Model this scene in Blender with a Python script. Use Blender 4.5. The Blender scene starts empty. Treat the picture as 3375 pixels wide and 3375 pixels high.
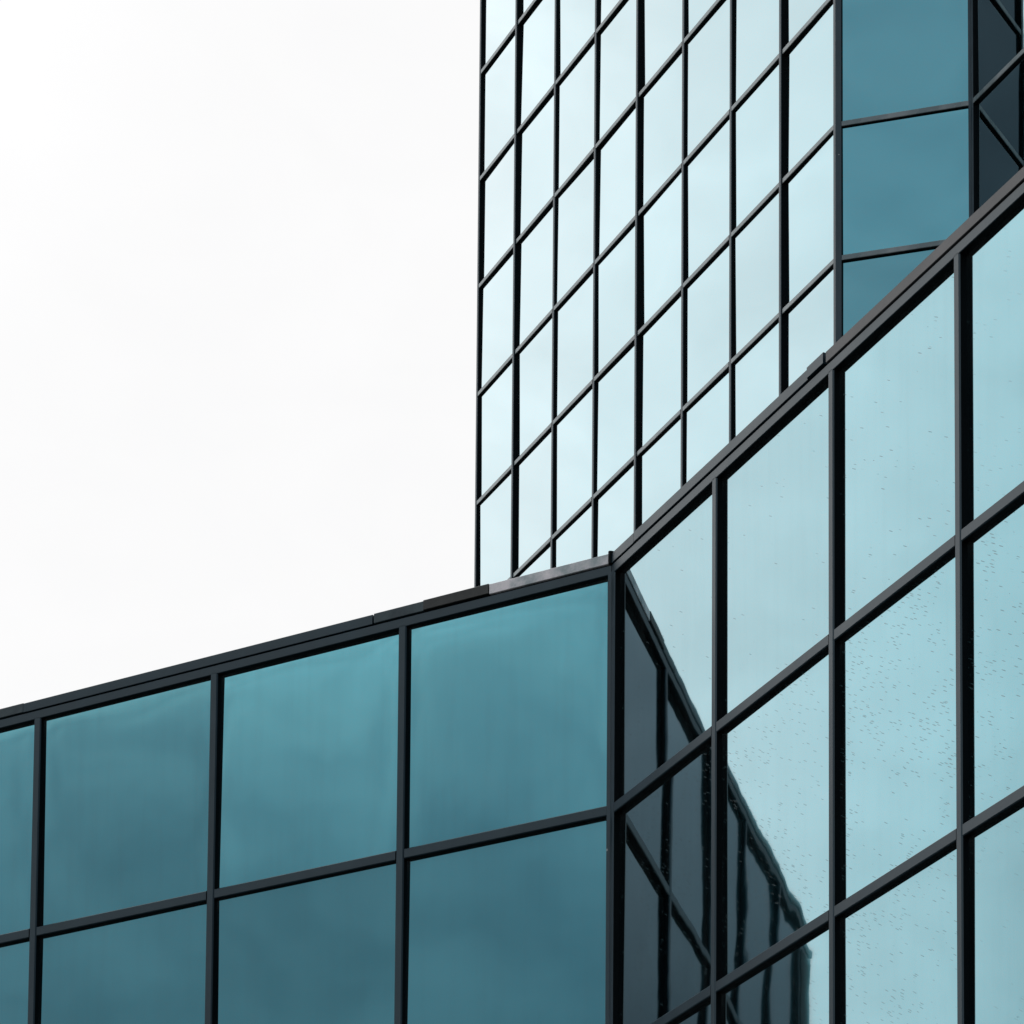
import bpy, bmesh, math, random
from mathutils import Vector, Matrix
rad = math.radians
random.seed(7)
sc = bpy.context.scene
COL = sc.collection

# ------------------------------------------------------------------ camera
S = 1.7                      # metres per curtain-wall module
EYE = 1.6
F_PX, PITCH, ROLL = 12633.16, 6.36181, 0.49052
PPX, PPY, W_PX = -12.411, 3890.745, 3375.0
cd = bpy.data.cameras.new("camera")
cd.sensor_width = 36.0
cd.lens = 36.0 * F_PX / W_PX
cd.shift_x = -PPX / W_PX
cd.shift_y = PPY / W_PX
cd.clip_start = 0.1
cd.clip_end = 6000
cam = bpy.data.objects.new("camera", cd)
COL.objects.link(cam)
pi_, ro_ = rad(PITCH), rad(ROLL)
fwd = Vector((0, math.cos(pi_), math.sin(pi_)))
r0 = Vector((1, 0, 0)); u0 = Vector((0, -math.sin(pi_), math.cos(pi_)))
rt = r0 * math.cos(ro_) + u0 * math.sin(ro_)
up = u0 * math.cos(ro_) - r0 * math.sin(ro_)
cam.matrix_world = Matrix(((rt.x, up.x, -fwd.x, 0), (rt.y, up.y, -fwd.y, 0), (rt.z, up.z, -fwd.z, EYE), (0, 0, 0, 1)))
sc.camera = cam

def project(v):
    """world point -> photo pixel; used only to choose which panes are modelled as parts of their own"""
    d = v - Vector((0, 0, EYE))
    z = d.dot(fwd)
    return (W_PX / 2 + PPX + F_PX * d.dot(rt) / z, W_PX / 2 + PPY - F_PX * d.dot(up) / z)

# ------------------------------------------------------------------ colour management
sc.view_settings.view_transform = 'Standard'
sc.view_settings.look = 'None'
sc.view_settings.exposure = 0.0
sc.view_settings.gamma = 1.0
sc.view_settings.use_curve_mapping = False
sc.cycles.max_bounces = 10
sc.cycles.glossy_bounces = 8
sc.cycles.use_denoising = True

# ------------------------------------------------------------------ world: overcast sky
SUN_AZ, SUN_EL = -45.0, 56.0          # azimuth from +Y towards +X
world = bpy.data.worlds.new("World")
sc.world = world
world.use_nodes = True
nt = world.node_tree
nt.nodes.clear()
def N(t, kind, **kw):
    n = t.nodes.new(kind)
    for k, v in kw.items(): setattr(n, k, v)
    return n
def math_node(t, op, a, b=None, clamp=False):
    n = N(t, 'ShaderNodeMath', operation=op, use_clamp=clamp)
    for i, v in enumerate((a, b)):
        if v is None: continue
        if isinstance(v, (int, float)): n.inputs[i].default_value = v
        else: t.links.new(v, n.inputs[i])
    return n.outputs[0]
def direction(az, el):
    return (math.sin(rad(az)) * math.cos(rad(el)), math.cos(rad(az)) * math.cos(rad(el)), math.sin(rad(el)))
tc = N(nt, 'ShaderNodeTexCoord')
sky = N(nt, 'ShaderNodeTexSky', sky_type='NISHITA')
sky.sun_disc = False
sky.sun_elevation = rad(SUN_EL)
sky.sun_rotation = rad(SUN_AZ)
sky.air_density = 1.0
sky.dust_density = 2.0
# brightness of the cloud layer: patches, most out of view, added to shape the glass reflections (azimuth, elevation, inner, outer, amount)
BASE = 0.88
AREAS = [
    (-3, 26, 16, 34, 0.12),
    (-47, 36, 3, 38, 0.54),
    (-148, 30, 6, 28, 0.35),
    (-66, 18, 6, 16, -1.02),
    (-110, 32, 1, 16, 0.50),
    (-110, 12, 1, 13, -0.40),
    (-91, 31, 5, 13, -0.79),
    (150, 10, 30, 60, -0.62),
]
even = None                            # the stretch straight ahead is an even, featureless white
acc = None
for az, el, r_in, r_out, amt in AREAS:
    dp = N(nt, 'ShaderNodeVectorMath', operation='DOT_PRODUCT')
    nt.links.new(tc.outputs['Generated'], dp.inputs[0])
    dp.inputs[1].default_value = direction(az, el)
    mr = N(nt, 'ShaderNodeMapRange', interpolation_type='SMOOTHERSTEP')
    nt.links.new(dp.outputs['Value'], mr.inputs['Value'])
    mr.inputs['From Min'].default_value = math.cos(rad(r_out))
    mr.inputs['From Max'].default_value = math.cos(rad(r_in))
    mr.inputs['To Min'].default_value = 0.0
    if even is None: even = math_node(nt, 'SUBTRACT', 1.0, math_node(nt, 'MULTIPLY', mr.outputs[0], 0.94 / amt))
    mr.inputs['To Max'].default_value = amt
    if el == 36: even = math_node(nt, 'MULTIPLY', even, math_node(nt, 'SUBTRACT', 1.0, math_node(nt, 'MULTIPLY', mr.outputs[0], 0.55 / amt)))
    acc = mr.outputs[0] if acc is None else math_node(nt, 'ADD', acc, mr.outputs[0])
bright = math_node(nt, 'ADD', acc, BASE)
def wnoise(scale, detail, amp, stretch=2.5, dist=0.4):
    mp = N(nt, 'ShaderNodeMapping')
    mp.inputs['Scale'].default_value = (1, 1, stretch)
    nt.links.new(tc.outputs['Generated'], mp.inputs[0])
    no = N(nt, 'ShaderNodeTexNoise')
    no.inputs['Scale'].default_value = scale
    no.inputs['Detail'].default_value = detail
    no.inputs['Distortion'].default_value = dist
    nt.links.new(mp.outputs[0], no.inputs['Vector'])
    return math_node(nt, 'MULTIPLY', math_node(nt, 'SUBTRACT', no.outputs['Fac'], 0.5), amp)
cl = math_node(nt, 'ADD', math_node(nt, 'ADD', wnoise(4.0, 4, 0.25), wnoise(22.0, 5, 0.70, 1.5, 0.8)), wnoise(60.0, 3, 0.22, 1.2))
cl = math_node(nt, 'MULTIPLY', cl, even)
bright = math_node(nt, 'MULTIPLY', bright, math_node(nt, 'ADD', cl, 1.0))
bright = math_node(nt, 'MAXIMUM', bright, 0.05)
cloud = N(nt, 'ShaderNodeVectorMath', operation='SCALE')
tint = N(nt, 'ShaderNodeMixRGB')                # darker patches are tinted bluer than bright ones
tint.inputs[1].default_value = (9.4, 9.95, 10.9, 1); tint.inputs[2].default_value = (10.0, 9.95, 9.9, 1)
tr = N(nt, 'ShaderNodeMapRange'); nt.links.new(bright, tr.inputs['Value'])
tr.inputs['From Min'].default_value = 0.3; tr.inputs['From Max'].default_value = 1.0
nt.links.new(tr.outputs[0], tint.inputs[0])
nt.links.new(tint.outputs[0], cloud.inputs[0])
nt.links.new(bright, cloud.inputs['Scale'])
mix = N(nt, 'ShaderNodeMixRGB')
# how much of the blue sky the cloud covers: unseen thin stretch added behind the viewer to turn the tower reflections bluer
thin = N(nt, 'ShaderNodeVectorMath', operation='DOT_PRODUCT')
nt.links.new(tc.outputs['Generated'], thin.inputs[0]); thin.inputs[1].default_value = direction(-150, 28)
tm = N(nt, 'ShaderNodeMapRange', interpolation_type='SMOOTHERSTEP')
nt.links.new(thin.outputs['Value'], tm.inputs['Value'])
tm.inputs['From Min'].default_value = math.cos(rad(42)); tm.inputs['From Max'].default_value = math.cos(rad(5))
tm.inputs['To Min'].default_value = 0.95; tm.inputs['To Max'].default_value = 0.50
nt.links.new(tm.outputs[0], mix.inputs[0])
nt.links.new(sky.outputs[0], mix.inputs[1])
nt.links.new(cloud.outputs[0], mix.inputs[2])
bg = N(nt, 'ShaderNodeBackground')
bg.inputs['Strength'].default_value = 0.1
nt.links.new(mix.outputs[0], bg.inputs['Color'])
wo = N(nt, 'ShaderNodeOutputWorld')
nt.links.new(bg.outputs[0], wo.inputs['Surface'])

# ------------------------------------------------------------------ sun behind cloud
sl = bpy.data.lights.new("sun", 'SUN')
sl.energy = 0.5
sl.angle = rad(30)
sl.color = (1.0, 0.98, 0.95)
sun = bpy.data.objects.new("sun", sl)
COL.objects.link(sun)
sd = Vector(direction(SUN_AZ, SUN_EL))
sun.rotation_euler = (-sd).to_track_quat('-Z', 'Y').to_euler()
sun.location = sd * 100

# ------------------------------------------------------------------ materials
def mat(name):
    m = bpy.data.materials.new(name)
    m.use_nodes = True
    t = m.node_tree
    return m, t, t.nodes['Principled BSDF'], t.nodes['Material Output']

def glass(name, wave, wave_scale, rain=0, grime=0.0, pillow=0.004, fres=2.3, kink=0.0):
    m, t, b, out = mat(name)
    b.inputs['Metallic'].default_value = 1.0
    b.inputs['Base Color'].default_value = (0.045, 0.285, 0.350, 1)
    b.inputs['Roughness'].default_value = 0.03
    outer = N(t, 'ShaderNodeBsdfGlossy')          # clear outer surface: whitens the tint at low angles
    outer.inputs['Color'].default_value = (1, 1, 1, 1); outer.inputs['Roughness'].default_value = 0.01
    fz = N(t, 'ShaderNodeFresnel'); fz.inputs['IOR'].default_value = 1.3
    surf = N(t, 'ShaderNodeMixShader')
    k = math_node(t, 'MINIMUM', math_node(t, 'MULTIPLY', fz.outputs[0], fres), 0.58)
    t.links.new(k, surf.inputs[0]); t.links.new(b.outputs[0], surf.inputs[1]); t.links.new(outer.outputs[0], surf.inputs[2])
    co = N(t, 'ShaderNodeTexCoord')
    oi = N(t, 'ShaderNodeObjectInfo')
    off = N(t, 'ShaderNodeVectorMath', operation='SCALE')
    off.inputs[0].default_value = (37.0, 11.0, 53.0)
    t.links.new(oi.outputs['Random'], off.inputs['Scale'])
    ad = N(t, 'ShaderNodeVectorMath', operation='ADD')
    t.links.new(co.outputs['Object'], ad.inputs[0]); t.links.new(off.outputs[0], ad.inputs[1])
    # no two sheets take quite the same coating
    tv = N(t, 'ShaderNodeVectorMath', operation='SCALE'); tv.inputs[0].default_value = (0.045, 0.285, 0.350)
    t.links.new(math_node(t, 'ADD', math_node(t, 'MULTIPLY', oi.outputs['Random'], 0.16), 0.92), tv.inputs['Scale'])
    t.links.new(tv.outputs[0], b.inputs['Base Color'])
    # roller-wave and bow of the tempered sheet, in metres of height
    def hn(scale, amp, stretch):
        mp = N(t, 'ShaderNodeMapping'); mp.inputs['Scale'].default_value = stretch
        t.links.new(ad.outputs[0], mp.inputs[0])
        n = N(t, 'ShaderNodeTexNoise'); n.inputs['Scale'].default_value = scale
        n.inputs['Detail'].default_value = 1.0
        t.links.new(mp.outputs[0], n.inputs['Vector'])
        return math_node(t, 'MULTIPLY', n.outputs['Fac'], amp)
    h = math_node(t, 'ADD', hn(wave_scale, wave, (1, 1, 1)), hn(wave_scale * 3.2, wave * 0.16, (1, 1, 1)))
    # bow: the sheet is held at its edges and curves back near them
    uv = N(t, 'ShaderNodeSeparateXYZ'); t.links.new(co.outputs['UV'], uv.inputs[0])
    def edge(c):
        a = math_node(t, 'ABSOLUTE', math_node(t, 'SUBTRACT', math_node(t, 'MULTIPLY', c, 2.0), 1.0))
        return math_node(t, 'POWER', a, 9.0)
    e = math_node(t, 'ADD', math_node(t, 'MULTIPLY', edge(uv.outputs[0]), 0.45), math_node(t, 'MULTIPLY', edge(uv.outputs[1]), math_node(t, 'GREATER_THAN', uv.outputs[1], 0.5)))
    h = math_node(t, 'SUBTRACT', h, math_node(t, 'MULTIPLY', e, pillow))
    if kink:      # tighter ripples towards the lower edge of the sheet
        low = N(t, 'ShaderNodeMapRange', interpolation_type='SMOOTHSTEP'); t.links.new(uv.outputs[1], low.inputs['Value'])
        low.inputs['From Min'].default_value = 0.75; low.inputs['From Max'].default_value = 0.1
        h = math_node(t, 'ADD', h, math_node(t, 'MULTIPLY', hn(3.6, kink, (1, 1, 1)), low.outputs[0]))
    bp = N(t, 'ShaderNodeBump'); bp.inputs['Strength'].default_value = 1.0
    bp.inputs['Distance'].default_value = 1.0
    t.links.new(h, bp.inputs['Height'])
    t.links.new(bp.outputs[0], b.inputs['Normal']); t.links.new(bp.outputs[0], outer.inputs['Normal'])
    # thin streaks of grime running down the sheet: they only dull the tint a little
    mp = N(t, 'ShaderNodeMapping'); mp.inputs['Scale'].default_value = (9, 9, 0.7)
    t.links.new(ad.outputs[0], mp.inputs[0])
    gn = N(t, 'ShaderNodeTexNoise'); gn.inputs['Scale'].default_value = 1.2; gn.inputs['Detail'].default_value = 5
    t.links.new(mp.outputs[0], gn.inputs['Vector'])
    film = N(t, 'ShaderNodeBsdfDiffuse'); film.inputs['Color'].default_value = (0.16, 0.19, 0.19, 1)
    mx = N(t, 'ShaderNodeMixShader')
    fr = N(t, 'ShaderNodeMapRange'); t.links.new(gn.outputs['Fac'], fr.inputs['Value'])
    fr.inputs['From Min'].default_value = 0.45; fr.inputs['From Max'].default_value = 0.8
    fr.inputs['To Max'].default_value = grime
    # dirt gathers along the frames
    e2 = math_node(t, 'MULTIPLY', math_node(t, 'POWER', math_node(t, 'MINIMUM', e, 1.0), 2.0), math_node(t, 'MULTIPLY', gn.outputs['Fac'], grime * 7.0))
    t.links.new(math_node(t, 'ADD', fr.outputs[0], e2), mx.inputs[0])
    t.links.new(surf.outputs[0], mx.inputs[1]); t.links.new(film.outputs[0], mx.inputs[2])
    last = mx.outputs[0]
    if rain:
        # wind-blown drops, clustered
        mp = N(t, 'ShaderNodeMapping'); mp.inputs['Rotation'].default_value = (0, rad(-28), 0)
        t.links.new(ad.outputs[0], mp.inputs[0])
        mp2 = N(t, 'ShaderNodeMapping'); mp2.inputs['Scale'].default_value = (1 / 0.115, 1, 1 / 0.0125)
        t.links.new(mp.outputs[0], mp2.inputs[0])
        vo = N(t, 'ShaderNodeTexVoronoi'); vo.inputs['Scale'].default_value = 1.0
        vo.voronoi_dimensions = '3D'; vo.inputs['Randomness'].default_value = 1.0
        t.links.new(mp2.outputs[0], vo.inputs['Vector'])
        near = math_node(t, 'LESS_THAN', vo.outputs['Distance'], 0.24)
        sp = N(t, 'ShaderNodeSeparateColor'); t.links.new(vo.outputs['Color'], sp.inputs[0])
        cn = N(t, 'ShaderNodeTexNoise'); cn.inputs['Scale'].default_value = 2.2; cn.inputs['Detail'].default_value = 2
        t.links.new(ad.outputs[0], cn.inputs['Vector'])
        thr = N(t, 'ShaderNodeMapRange'); t.links.new(cn.outputs['Fac'], thr.inputs['Value'])
        thr.inputs['From Min'].default_value = 0.38; thr.inputs['From Max'].default_value = 0.66
        thr.inputs['To Min'].default_value = 0.02 * rain; thr.inputs['To Max'].default_value = 0.9 * rain
        pv = math_node(t, 'ADD', math_node(t, 'MULTIPLY', oi.outputs['Random'], 1.1), 0.45)
        on = math_node(t, 'LESS_THAN', sp.outputs[0], math_node(t, 'MULTIPLY', thr.outputs[0], pv))
        k = math_node(t, 'MULTIPLY', math_node(t, 'MULTIPLY', near, on), math_node(t, 'ADD', math_node(t, 'MULTIPLY', sp.outputs[1], 0.5), 0.05))
        dr = N(t, 'ShaderNodeBsdfPrincipled')
        dr.inputs['Base Color'].default_value = (0.05, 0.10, 0.11, 1); dr.inputs['Roughness'].default_value = 0.2
        m2 = N(t, 'ShaderNodeMixShader'); t.links.new(k, m2.inputs[0])
        t.links.new(last, m2.inputs[1]); t.links.new(dr.outputs[0], m2.inputs[2])
        last = m2.outputs[0]
    t.links.new(last, out.inputs['Surface'])
    return m

GLASS_LOW = glass("coated_glass_dry", 0.0006, 1.3, rain=0.25, grime=0.03, pillow=0.0005, kink=0.00022)
GLASS_LOW_WET = glass("coated_glass_wet", 0.0007, 1.4, rain=1.0, grime=0.03, pillow=0.0005, kink=0.00035)
GLASS_LOW_LEFT = glass("coated_glass_bowed", 0.0016, 1.0, rain=0, grime=0.07, pillow=0.0034)
GLASS_LOW_FLAT = glass("coated_glass_flat", 0.0016, 1.0, rain=0, grime=0.05, pillow=-0.0008)
GLASS_TOWER = glass("coated_glass", 0.0008, 0.9, grime=0.0, pillow=0.001, fres=3.5)

def metal(name, base, rough, spec, dust_glint=(0.12, 0.12, 0.12), dust_glint_amt=0.12, scale=3.0):
    m, t, b, out = mat(name)
    co = N(t, 'ShaderNodeTexCoord')
    n1 = N(t, 'ShaderNodeTexNoise'); n1.inputs['Scale'].default_value = scale; n1.inputs['Detail'].default_value = 8
    t.links.new(co.outputs['Object'], n1.inputs['Vector'])
    mr = N(t, 'ShaderNodeMapRange'); t.links.new(n1.outputs['Fac'], mr.inputs['Value'])
    mr.inputs['From Min'].default_value = 0.42; mr.inputs['From Max'].default_value = 0.75
    mr.inputs['To Max'].default_value = dust_glint_amt
    mx = N(t, 'ShaderNodeMixRGB'); mx.inputs[1].default_value = (*base, 1); mx.inputs[2].default_value = (*dust_glint, 1)
    t.links.new(mr.outputs[0], mx.inputs[0]); t.links.new(mx.outputs[0], b.inputs['Base Color'])
    # scattered pale specks (bird lime, chips)
    vo = N(t, 'ShaderNodeTexVoronoi'); vo.inputs['Scale'].default_value = 4.0
    t.links.new(co.outputs['Object'], vo.inputs['Vector'])
    sp = N(t, 'ShaderNodeSeparateColor'); t.links.new(vo.outputs['Color'], sp.inputs[0])
    k = math_node(t, 'MULTIPLY', math_node(t, 'LESS_THAN', vo.outputs['Distance'], 0.035), math_node(t, 'GREATER_THAN', sp.outputs[0], 0.6))
    m3 = N(t, 'ShaderNodeMixRGB'); t.links.new(k, m3.inputs[0]); t.links.new(mx.outputs[0], m3.inputs[1])
    m3.inputs[2].default_value = (0.35, 0.36, 0.36, 1)
    t.links.new(m3.outputs[0], b.inputs['Base Color'])
    rr = N(t, 'ShaderNodeMapRange'); t.links.new(n1.outputs['Fac'], rr.inputs['Value'])
    rr.inputs['To Min'].default_value = rough - 0.06; rr.inputs['To Max'].default_value = rough + 0.12
    t.links.new(rr.outputs[0], b.inputs['Roughness'])
    b.inputs['Specular IOR Level'].default_value = spec
    b.inputs['Specular Tint'].default_value = (0.78, 0.95, 1.0, 1)
    return m
METAL = metal("anodised_aluminium", (0.005, 0.020, 0.032), 0.32, 0.52, dust_glint=(0.03, 0.06, 0.08), dust_glint_amt=0.4)
METAL_GLINT = metal("glint_aluminium", (0.09, 0.12, 0.125), 0.25, 1.0, dust_glint=(0.36, 0.38, 0.38), dust_glint_amt=0.8, scale=2.0)  # tower transoms: colour paled to paint in their bright highlight strips
SHADE_TRIM = metal("black_shade_trim", (0.002, 0.003, 0.004), 0.55, 0.12, dust_glint_amt=0.02)  # bar sides and undersides painted black to stand for their shade; also dark trim
WALL = metal("dark_backing", (0.01, 0.012, 0.014), 0.7, 0.2)

def weathered(name, c1, c2, scale=5.0, rough=0.6):
    m, t, b, out = mat(name)
    co = N(t, 'ShaderNodeTexCoord')
    n1 = N(t, 'ShaderNodeTexNoise'); n1.inputs['Scale'].default_value = scale; n1.inputs['Detail'].default_value = 9
    n1.inputs['Roughness'].default_value = 0.65
    t.links.new(co.outputs['Object'], n1.inputs['Vector'])
    cr = N(t, 'ShaderNodeValToRGB'); t.links.new(n1.outputs['Fac'], cr.inputs[0])
    cr.color_ramp.elements[0].position = 0.40; cr.color_ramp.elements[0].color = (*c1, 1)
    cr.color_ramp.elements[1].position = 0.60; cr.color_ramp.elements[1].color = (*c2, 1)
    t.links.new(cr.outputs[0], b.inputs['Base Color'])
    b.inputs['Roughness'].default_value = rough
    bp = N(t, 'ShaderNodeBump'); bp.inputs['Strength'].default_value = 0.3; bp.inputs['Distance'].default_value = 0.01
    t.links.new(n1.outputs['Fac'], bp.inputs['Height']); t.links.new(bp.outputs[0], b.inputs['Normal'])
    return m
COP_PALE = weathered("chalky_coping", (0.40, 0.48, 0.49), (0.97, 0.93, 0.94), 3.0)
COP_TEAL = weathered("stained_coping", (0.012, 0.035, 0.045), (0.05, 0.09, 0.10), 2.5, 0.5)
COP_OLIVE = weathered("sooty_coping", (0.012, 0.016, 0.015), (0.035, 0.04, 0.036), 3.0, 0.5)
COP_GREY = weathered("grey_coping", (0.05, 0.055, 0.057), (0.085, 0.085, 0.088), 1.2, 0.45)
ASPHALT = weathered("paving", (0.05, 0.05, 0.05), (0.09, 0.088, 0.085), 0.6, 0.85)
ROOF = weathered("roof_gravel", (0.10, 0.10, 0.10), (0.2, 0.2, 0.19), 4.0, 0.9)

# ------------------------------------------------------------------ mesh helpers
def link(name, bm, mats, parent=None, smooth=False):
    bmesh.ops.recalc_face_normals(bm, faces=bm.faces)
    me = bpy.data.meshes.new(name)
    bm.to_mesh(me); bm.free()
    for m in (mats if isinstance(mats, (list, tuple)) else [mats]): me.materials.append(m)
    o = bpy.data.objects.new(name, me)
    COL.objects.link(o)
    if parent: o.parent = parent
    return o
def thing(name, label, cat, loc):
    o = bpy.data.objects.new(name, None)
    o.empty_display_size = 1.0
    o.location = loc
    o['label'] = label; o['category'] = cat
    COL.objects.link(o)
    return o
def place(o, P, along, normal):
    """object frame: X along the facade, Y inwards (-normal), Z up, origin at P (world), kept under its parent"""
    M = Matrix(((along.x, -normal.x, 0, P.x), (along.y, -normal.y, 0, P.y), (0, 0, 1, P.z), (0, 0, 0, 1)))
    if o.parent: M = Matrix.Translation(-o.parent.location) @ M
    o.matrix_basis = M

def prism(bm, pts, z0, z1, face_mat=None):
    """plan polygon extruded upwards; face_mat[i] = material of the side i -> i+1"""
    lo = [bm.verts.new((x, y, z0)) for x, y in pts]
    hi = [bm.verts.new((x, y, z1)) for x, y in pts]
    n = len(pts)
    f0 = bm.faces.new(lo); f1 = bm.faces.new(hi)
    f0.material_index = f1.material_index = 0
    for i in range(n):
        f = bm.faces.new((lo[i], lo[(i + 1) % n], hi[(i + 1) % n], hi[i]))
        if face_mat: f.material_index = face_mat[i]
def bar_x(bm, x0, x1, prof, face_mat=None):
    """profile in (y, z) extruded along x"""
    a = [bm.verts.new((x0, y, z)) for y, z in prof]
    b = [bm.verts.new((x1, y, z)) for y, z in prof]
    n = len(prof)
    bm.faces.new(a).material_index = 1; bm.faces.new(b).material_index = 1
    for i in range(n):
        f = bm.faces.new((a[i], a[(i + 1) % n], b[(i + 1) % n], b[i]))
        if face_mat: f.material_index = face_mat[i]

MW = 0.040 * S      # mullion face width
MD = 0.026 * S      # projection from the glass
TH = 0.042 * S      # transom face height
CH = 0.005 * S      # softened front edge
BACK = 0.03         # how far bars run behind the glass
# local y = -(projection): y = 0 is the front plane, glass at y = MD

def mullion_bm(z0, z1, w=MW, d=MD):
    """origin: right edge of the face, front plane; glass plane at y=MD; a bar of depth d has its face at y = MD-d"""
    bm = bmesh.new()
    y = MD - d
    pts = [(-w, MD + BACK), (-w, y + CH), (-w + CH, y), (-CH, y), (0, y + CH), (0, MD + BACK)]
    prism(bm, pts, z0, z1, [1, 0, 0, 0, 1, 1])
    return bm
def transom_bm(spans, d=MD, h=TH):
    bm = bmesh.new()
    y = MD - d + 0.003
    c = CH * 0.7
    prof = [(MD + BACK, -h / 2), (y + c, -h / 2), (y, -h / 2 + c), (y, h / 2 - c), (y + c, h / 2), (MD + BACK, h / 2)]
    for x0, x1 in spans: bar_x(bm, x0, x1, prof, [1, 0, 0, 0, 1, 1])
    return bm
PANES = {}
def pane_mesh(w, h, m):
    key = (round(w, 3), round(h, 3), m.name)
    if key not in PANES:
        bm = bmesh.new()
        uvl = bm.loops.layers.uv.new("uv")
        v = [bm.verts.new(p) for p in ((0, 0, 0), (w, 0, 0), (w, 0, h), (0, 0, h), (0, .012, 0), (w, .012, 0), (w, .012, h), (0, .012, h))]
        f = bm.faces.new(v[:4])
        for l in f.loops: l[uvl].uv = (l.vert.co.x / w, l.vert.co.z / h)
        for q in ((5, 4, 7, 6), (4, 5, 1, 0), (3, 2, 6, 7), (0, 3, 7, 4), (1, 5, 6, 2)):
            g = bm.faces.new([v[i] for i in q])
            for l in g.loops: l[uvl].uv = (0.5, 0.5)
        bmesh.ops.recalc_face_normals(bm, faces=bm.faces)
        me = bpy.data.meshes.new("pane"); bm.to_mesh(me); bm.free()
        me.materials.append(m)
        PANES[key] = me
    return PANES[key]

def facade(parent, P, along, normal, xs, rows, top, zbot, m, mds=None, first=True, last=True, tilt=0.0012, visible=None, tmetal=None, m_low=None):
    """xs: right edges of the mullion faces from left to right; the first is the facade's left edge, the last its right end.
    rows: transom centre heights (world z), descending; top = underside of the fascia. Returns leftover panes."""
    rest = []
    for i, x in enumerate(xs):
        if (i == 0 and not first) or (i == len(xs) - 1 and not last): continue
        o = link('mullion', mullion_bm(zbot - P.z, top - P.z + 0.01, d=(mds[i] if mds else MD)), [METAL, SHADE_TRIM], parent)
        place(o, P + along * x, along, normal)
    spans = [(xs[i] + (0.004 if i or first else 0.0), xs[i + 1] - (MW + 0.004 if (i + 1 < len(xs) - 1 or last) else 0)) for i in range(len(xs) - 1)]
    for z in rows:
        o = link('transom', transom_bm(spans), [tmetal or METAL, SHADE_TRIM], parent)
        place(o, Vector((P.x, P.y, z)), along, normal)
    zs = [top + TH / 2] + list(rows) + [zbot - TH / 2]
    for i in range(len(xs) - 1):
        x0, x1 = xs[i] - MW / 2, xs[i + 1] - MW / 2
        for j in range(len(zs) - 1):
            zt, zb = zs[j], zs[j + 1]
            if zt - zb < 0.1: continue
            me = pane_mesh(x1 - x0, zt - zb, m if (j == 0 or not m_low) else m_low)
            Q = P + along * x0 - normal * MD
            Q.z = zb
            if visible and not visible(Q, Q + along * (x1 - x0) + Vector((0, 0, zt - zb))):
                rest.append((Q.copy(), along, normal, x1 - x0, zt - zb)); continue
            o = bpy.data.objects.new('pane', me); COL.objects.link(o); o.parent = parent
            place(o, Q, along, normal)
            c = Matrix.Translation(((x1 - x0) / 2, 0, (zt - zb) / 2))
            R = Matrix.Rotation(random.gauss(0, tilt), 4, 'Z') @ Matrix.Rotation(random.gauss(0, tilt), 4, 'X')
            o.matrix_basis = o.matrix_basis @ c @ R @ c.inverted()
    return rest

def pts_world(x, y): return Vector((x * S, y * S, 0))
def zw(z): return z * S + EYE
def dvec(az): return Vector((math.sin(rad(az)), math.cos(rad(az)), 0))

AZ_A, AZ_B, AZ_U = -56.57388, -21.89464, -71.24622
dirA = -dvec(AZ_A)            # left -> right along the left wall
dirB = -dvec(AZ_B)            # left -> right (coming nearer) along the right wall
dirU = -dvec(AZ_U)
def nrm(d):                   # normal on the viewer's side
    n = Vector((d.y, -d.x, 0))
    return n if n.y < 0 else -n
nA, nB, nU = nrm(dirA), nrm(dirB), nrm(dirU)
if nB.x > 0: nB = -nB

# ------------------------------------------------------------------ ground
bm = bmesh.new()
R_ = 2500
v = [bm.verts.new(p) for p in ((-R_, -R_, 0), (R_, -R_, 0), (R_, R_, 0), (-R_, R_, 0))]
bm.faces.new(v)
g = link('ground', bm, ASPHALT); g['kind'] = 'structure'

# ------------------------------------------------------------------ low wing
C = pts_world(0.37573, 14.78227)
Z_FB = zw(6.164)              # fascia underside
Z_FT = zw(6.203)
Z_CB = zw(6.2095)
Z_CT = zw(6.252)
rows_low = [zw(5.1895 - k) for k in range(6)]
wing = thing('low_wing', 'low mirrored-glass wing in front of the tower, its folded facade capped by a dark coping', 'building', (C.x, C.y, 0))

def corner_cut(width, n1, d1, n2, d2):
    return width
# left wall
aR = [0.0, 1.004] + [1.004 + 0.98785 * k for k in range(1, 5)]     # distances from the corner (right edges of faces)
A_end = aR[-1]
PA = C - dirA * (A_end * S)
xsA = sorted((A_end - a) * S for a in aR)
POST = 0.028 * S
xsA_f = xsA[:-1] + [xsA[-1] - 0.0 * S]
facade(wing, PA, dirA, nA, xsA_f, rows_low, Z_FB, 0.0, GLASS_LOW_LEFT, last=False, m_low=GLASS_LOW_FLAT, tilt=0.004)
# right wall
bR = [0.0, 0.99089, 0.99089 + 0.97468, 0.99089 + 1.89938] + [0.99089 + 1.89938 + 0.955 * k for k in range(1, 4)]
xsB = [b * S for b in bR]
facade(wing, C, dirB, nB, xsB, rows_low, Z_FB, 0.0, GLASS_LOW, first=False, m_low=GLASS_LOW_WET, tilt=0.0016)

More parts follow.
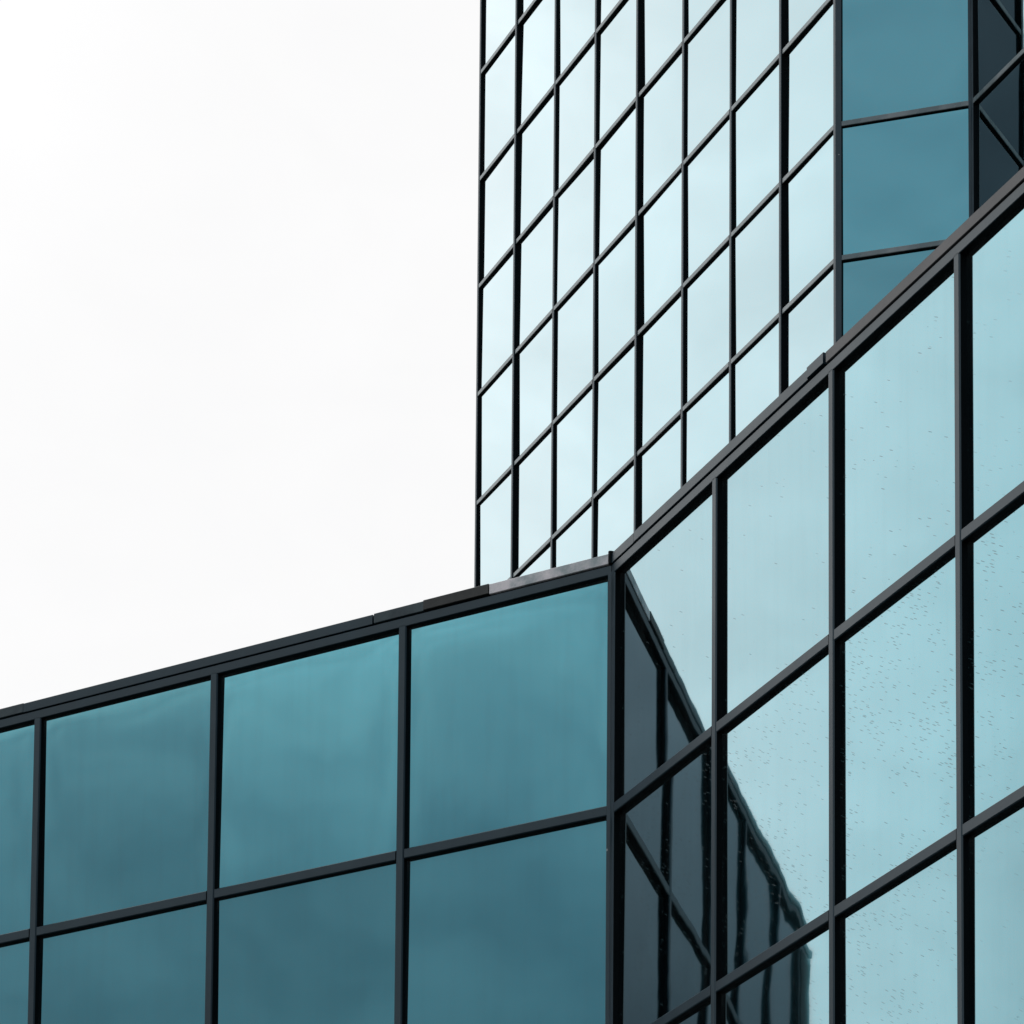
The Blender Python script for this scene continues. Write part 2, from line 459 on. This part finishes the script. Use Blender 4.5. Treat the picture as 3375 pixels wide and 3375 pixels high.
# corner post: an aluminium angle standing proud in the fold, its long leg on the left wall
def corner_post(parent, P, dl, nl, dr, nr, wl, wr, z0, z1, inset=True):
    """plan polygon around P: a strip on the left wall (width wl) and on the right wall (width wr), faces at the front planes"""
    bm = bmesh.new()
    a = P - dl * wl + nl * 0.002
    b = P + (nl + nr).normalized() * 0.002
    c = P + dr * wr + nr * 0.002
    c2 = c - nr * (MD + BACK)
    a2 = a - nl * (MD + BACK)
    m = P - (nl + nr).normalized() * (MD + BACK) * 1.3
    ch = CH
    pts = [a2, a - nl * ch, a + dl * ch, b, c - dr * ch, c - nr * ch, c2, m]
    base = parent.location
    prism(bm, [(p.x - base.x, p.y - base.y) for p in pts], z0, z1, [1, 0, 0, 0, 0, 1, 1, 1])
    return link('corner_post', bm, [METAL, SHADE_TRIM], parent)
corner_post(wing, C, dirA, nA, dirB, nB, 0.020 * S, 0.030 * S, 0.0, Z_FB + 0.02)

# the left wall ends in a broad dark pier
bm = bmesh.new()
q = [PA + nA * 0.01 - dirA * MW, PA + nA * 0.01 - dirA * (0.36 * S), PA - nA * 0.5 - dirA * (0.36 * S), PA - nA * 0.5 - dirA * MW]
prism(bm, [(p.x - C.x, p.y - C.y) for p in q], 0.0, Z_FB, [0, 0, 0, 0])
link('end_pier', bm, [SHADE_TRIM], wing)

# fascia under the coping, one length per wall
def run_bar(name, parent, P, along, normal, x0, x1, z0, z1, yf, yb, mats, chamfer=0.004):
    bm = bmesh.new()
    h = z1 - z0
    prof = [(yb, 0), (yf + chamfer, 0), (yf, chamfer), (yf, h - chamfer), (yf + chamfer, h), (yb, h)]
    bar_x(bm, x0, x1, prof, [1, 0, 0, 0, 0, 1])
    o = link(name, bm, mats, parent)
    place(o, Vector((P.x, P.y, z0)), along, normal)
    return o
run_bar('fascia', wing, PA, dirA, nA, -0.38 * S, A_end * S - 0.002, Z_FB, Z_FT, 0.0, MD + 0.2, [METAL, SHADE_TRIM])
run_bar('fascia', wing, C, dirB, nB, 0.004, xsB[-1] + 0.05, Z_FB, Z_FT, 0.0, MD + 0.2, [METAL, SHADE_TRIM])
run_bar('shadow_gap', wing, PA, dirA, nA, -0.375 * S, A_end * S - 0.03, Z_FT, Z_CB, 0.018, MD + 0.2, [SHADE_TRIM, SHADE_TRIM], 0.001)
run_bar('shadow_gap', wing, C, dirB, nB, 0.03, xsB[-1] + 0.04, Z_FT, Z_CB, 0.018, MD + 0.2, [SHADE_TRIM, SHADE_TRIM], 0.001)
# coping in separate lengths, as worn as the photo shows them (distances from the corner)
def coping(P, along, normal, x0, x1, m, label=None, dz=0.0, dy=0.0, slope=0.03):
    bm = bmesh.new()
    h = Z_CT - Z_CB
    y = -0.006 + dy
    prof = [(MD + 0.32, 0.0), (y + 0.004, 0.0), (y, 0.003), (y, h - 0.003), (y + 0.004, h), (MD + 0.32, h - slope)]
    bar_x(bm, x0, x1, prof, [0] * 6)
    for f in bm.faces: f.material_index = 0
    o = link('coping', bm, [m], wing)
    place(o, Vector((P.x, P.y, Z_CB + dz)), along, normal)
    if label: o['label'] = label
    return o
def fromC(a): return (A_end - a) * S
coping(PA, dirA, nA, fromC(0.591) + 0.006, fromC(0.0) - 0.004, COP_PALE, 'chalky pale coping length beside the corner')
coping(PA, dirA, nA, fromC(0.914), fromC(0.591), COP_OLIVE, 'sooty coping length overlapping its neighbour', 0.004, -0.005)
coping(PA, dirA, nA, fromC(1.169) + 0.004, fromC(0.914) - 0.003, COP_TEAL, 'stained short coping length')
coping(PA, dirA, nA, fromC(3.082) + 0.004, fromC(1.169) - 0.010, METAL, None, -0.004)
coping(PA, dirA, nA, -0.385 * S, fromC(3.082), COP_TEAL, 'weathered coping length', 0.0)
coping(C, dirB, nB, 0.012, 0.226 * S, METAL, None, -0.004)
coping(C, dirB, nB, 0.226 * S + 0.004, 1.770 * S, METAL, None, 0.0)
coping(C, dirB, nB, 1.770 * S + 0.002, 1.900 * S, METAL, 'short cover plate standing proud of the coping', 0.008, -0.006)
coping(C, dirB, nB, 1.913 * S + 0.006, xsB[-1] + 0.06, COP_GREY, 'long clean grey coping length')
# joint cover at the corner
bm = bmesh.new()
pts = [C + nA * 0.012 - dirA * 0.02, C + nA * 0.012 + nB * 0.012, C + nB * 0.012 + dirB * 0.014, C - nB * 0.1 + dirB * 0.014, C - nA * 0.1 - dirA * 0.02]
prism(bm, [(p.x - C.x, p.y - C.y) for p in pts], Z_CB - 0.004, Z_CT + 0.012, [0] * 5)
link('corner_cap', bm, [SHADE_TRIM], wing)

# body behind the glass and the roof
def body(parent, pts, z0, z1, roof_z):
    base = parent.location
    bm = bmesh.new()
    prism(bm, [(p.x - base.x, p.y - base.y) for p in pts], z0, z1)
    link('backing_wall', bm, [WALL], parent)
    bm = bmesh.new()
    prism(bm, [(p.x - base.x, p.y - base.y) for p in pts], z1 + 0.003, roof_z)
    link('roof', bm, [ROOF], parent)
off = MD + 0.06
PB_end = C + dirB * xsB[-1]
inset = -(nA + nB).normalized() * off * 1.05
wing_pts = [PA - nA * off, C + inset, PB_end - nB * off, PB_end - nB * 11 , pts_world(7.0, 17.5), PA - nA * 8.5]
body(wing, wing_pts, 0.02, Z_FB - 0.1, Z_FB - 0.02)

# ------------------------------------------------------------------ tower
T = pts_world(-0.39336, 34.39237)
H_T = 1.06413 * S
z_t0 = zw(19.28097)
tower = thing('glass_tower', 'tall mirrored-glass tower with stepped facade rising behind the low wing', 'building', (T.x, T.y, 0))
NB = 8
wT = 0.92819 * S
LT = NB * wT
P_T = T
U0 = T + dirB * LT
wU = 1.03686 * S
V0 = U0 + dirU * wU
top_t = z_t0 + 7.0 * H_T
rows_t = [z_t0 + H_T * k for k in range(6, -19, -1)]
rows_t = [z for z in rows_t if z > 0.4]
def in_view(a, b):
    xs_, ys_ = [], []
    for p in (a, b, Vector((a.x, a.y, b.z)), Vector((b.x, b.y, a.z))):
        x, y = project(p); xs_.append(x); ys_.append(y)
    if max(xs_) < -60 or min(xs_) > W_PX + 60 or max(ys_) < -60: return False
    xm = (min(xs_) + max(xs_)) / 2
    edge = 1821 - 0.25 * (xm - 2017) if xm < 2017 else 1821 - 0.93 * (xm - 2017)
    return min(ys_) < edge + 120
depths = [MD * 1.0] + [MD * 1.3 if k % 3 == 1 else MD * 0.9 for k in range(1, NB)] + [MD]
rest = []
rest += facade(tower, P_T, dirB, nB, [k * wT for k in range(NB)] + [LT], rows_t, top_t, 0.0, GLASS_TOWER, mds=depths, last=False, tilt=0.0035, visible=in_view, tmetal=METAL_GLINT)
rest += facade(tower, U0, dirU, nU, [0, wU], rows_t, top_t, 0.0, GLASS_TOWER, first=False, last=False, tilt=0.0035, visible=in_view, tmetal=METAL_GLINT)
NV = 4
rest += facade(tower, V0, dirB, nB, [0] + [k * wT for k in range(1, NV + 1)], rows_t, top_t, 0.0, GLASS_TOWER, first=False, tilt=0.0035, visible=in_view, tmetal=METAL_GLINT)
corner_post(tower, V0, dirU, nU, dirB, nB, 0.020 * S, 0.030 * S, 0.0, top_t)
# convex corner post
bm = bmesh.new()
base = tower.location
q = [U0 - dirB * MW * 0.9 - nB * (MD + BACK), U0 - dirB * MW * 0.9 + nB * 0.003, U0 + nB * 0.003 - dirB * 0.004, U0 + nU * 0.003 + dirU * 0.004,
     U0 + dirU * MW * 1.1 + nU * 0.003, U0 + dirU * MW * 1.1 - nU * (MD + BACK)]
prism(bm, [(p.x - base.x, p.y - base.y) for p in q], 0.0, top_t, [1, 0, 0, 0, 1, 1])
link('corner_post', bm, [METAL, SHADE_TRIM], tower)
# panes the photograph does not show
bm = bmesh.new()
for Q, al, no_, w, h in rest:
    a = Q - base
    pp = [a, a + al * w, a + al * w + Vector((0, 0, h)), a + Vector((0, 0, h))]
    f_ = [bm.verts.new(p) for p in pp]; b_ = [bm.verts.new(p - no_ * 0.012) for p in pp]
    bm.faces.new(f_); bm.faces.new(b_[::-1])
    for i in range(4): bm.faces.new((f_[i], f_[(i + 1) % 4], b_[(i + 1) % 4], b_[i]))
o = link('pane', bm, [GLASS_TOWER], tower); o['kind'] = 'stuff'
V_end = V0 + dirB * (NV * wT)
run_bar('fascia', tower, P_T, dirB, nB, -MW, LT, top_t, top_t + 0.5, -0.01, MD + 0.2, [METAL, SHADE_TRIM])
run_bar('fascia', tower, U0, dirU, nU, 0.0, wU, top_t, top_t + 0.5, -0.01, MD + 0.2, [METAL, SHADE_TRIM])
run_bar('fascia', tower, V0, dirB, nB, 0.0, NV * wT, top_t, top_t + 0.5, -0.01, MD + 0.2, [METAL, SHADE_TRIM])
tw = [T - nB * off - dirB * 0.02, U0 - nB * off - nU * off * 0.6, V0 - nU * off - nB * off * 0.6, V_end - nB * off, V_end - nB * 14, T - nB * 16]
body(tower, tw, 0.02, top_t + 0.3, top_t + 0.4)
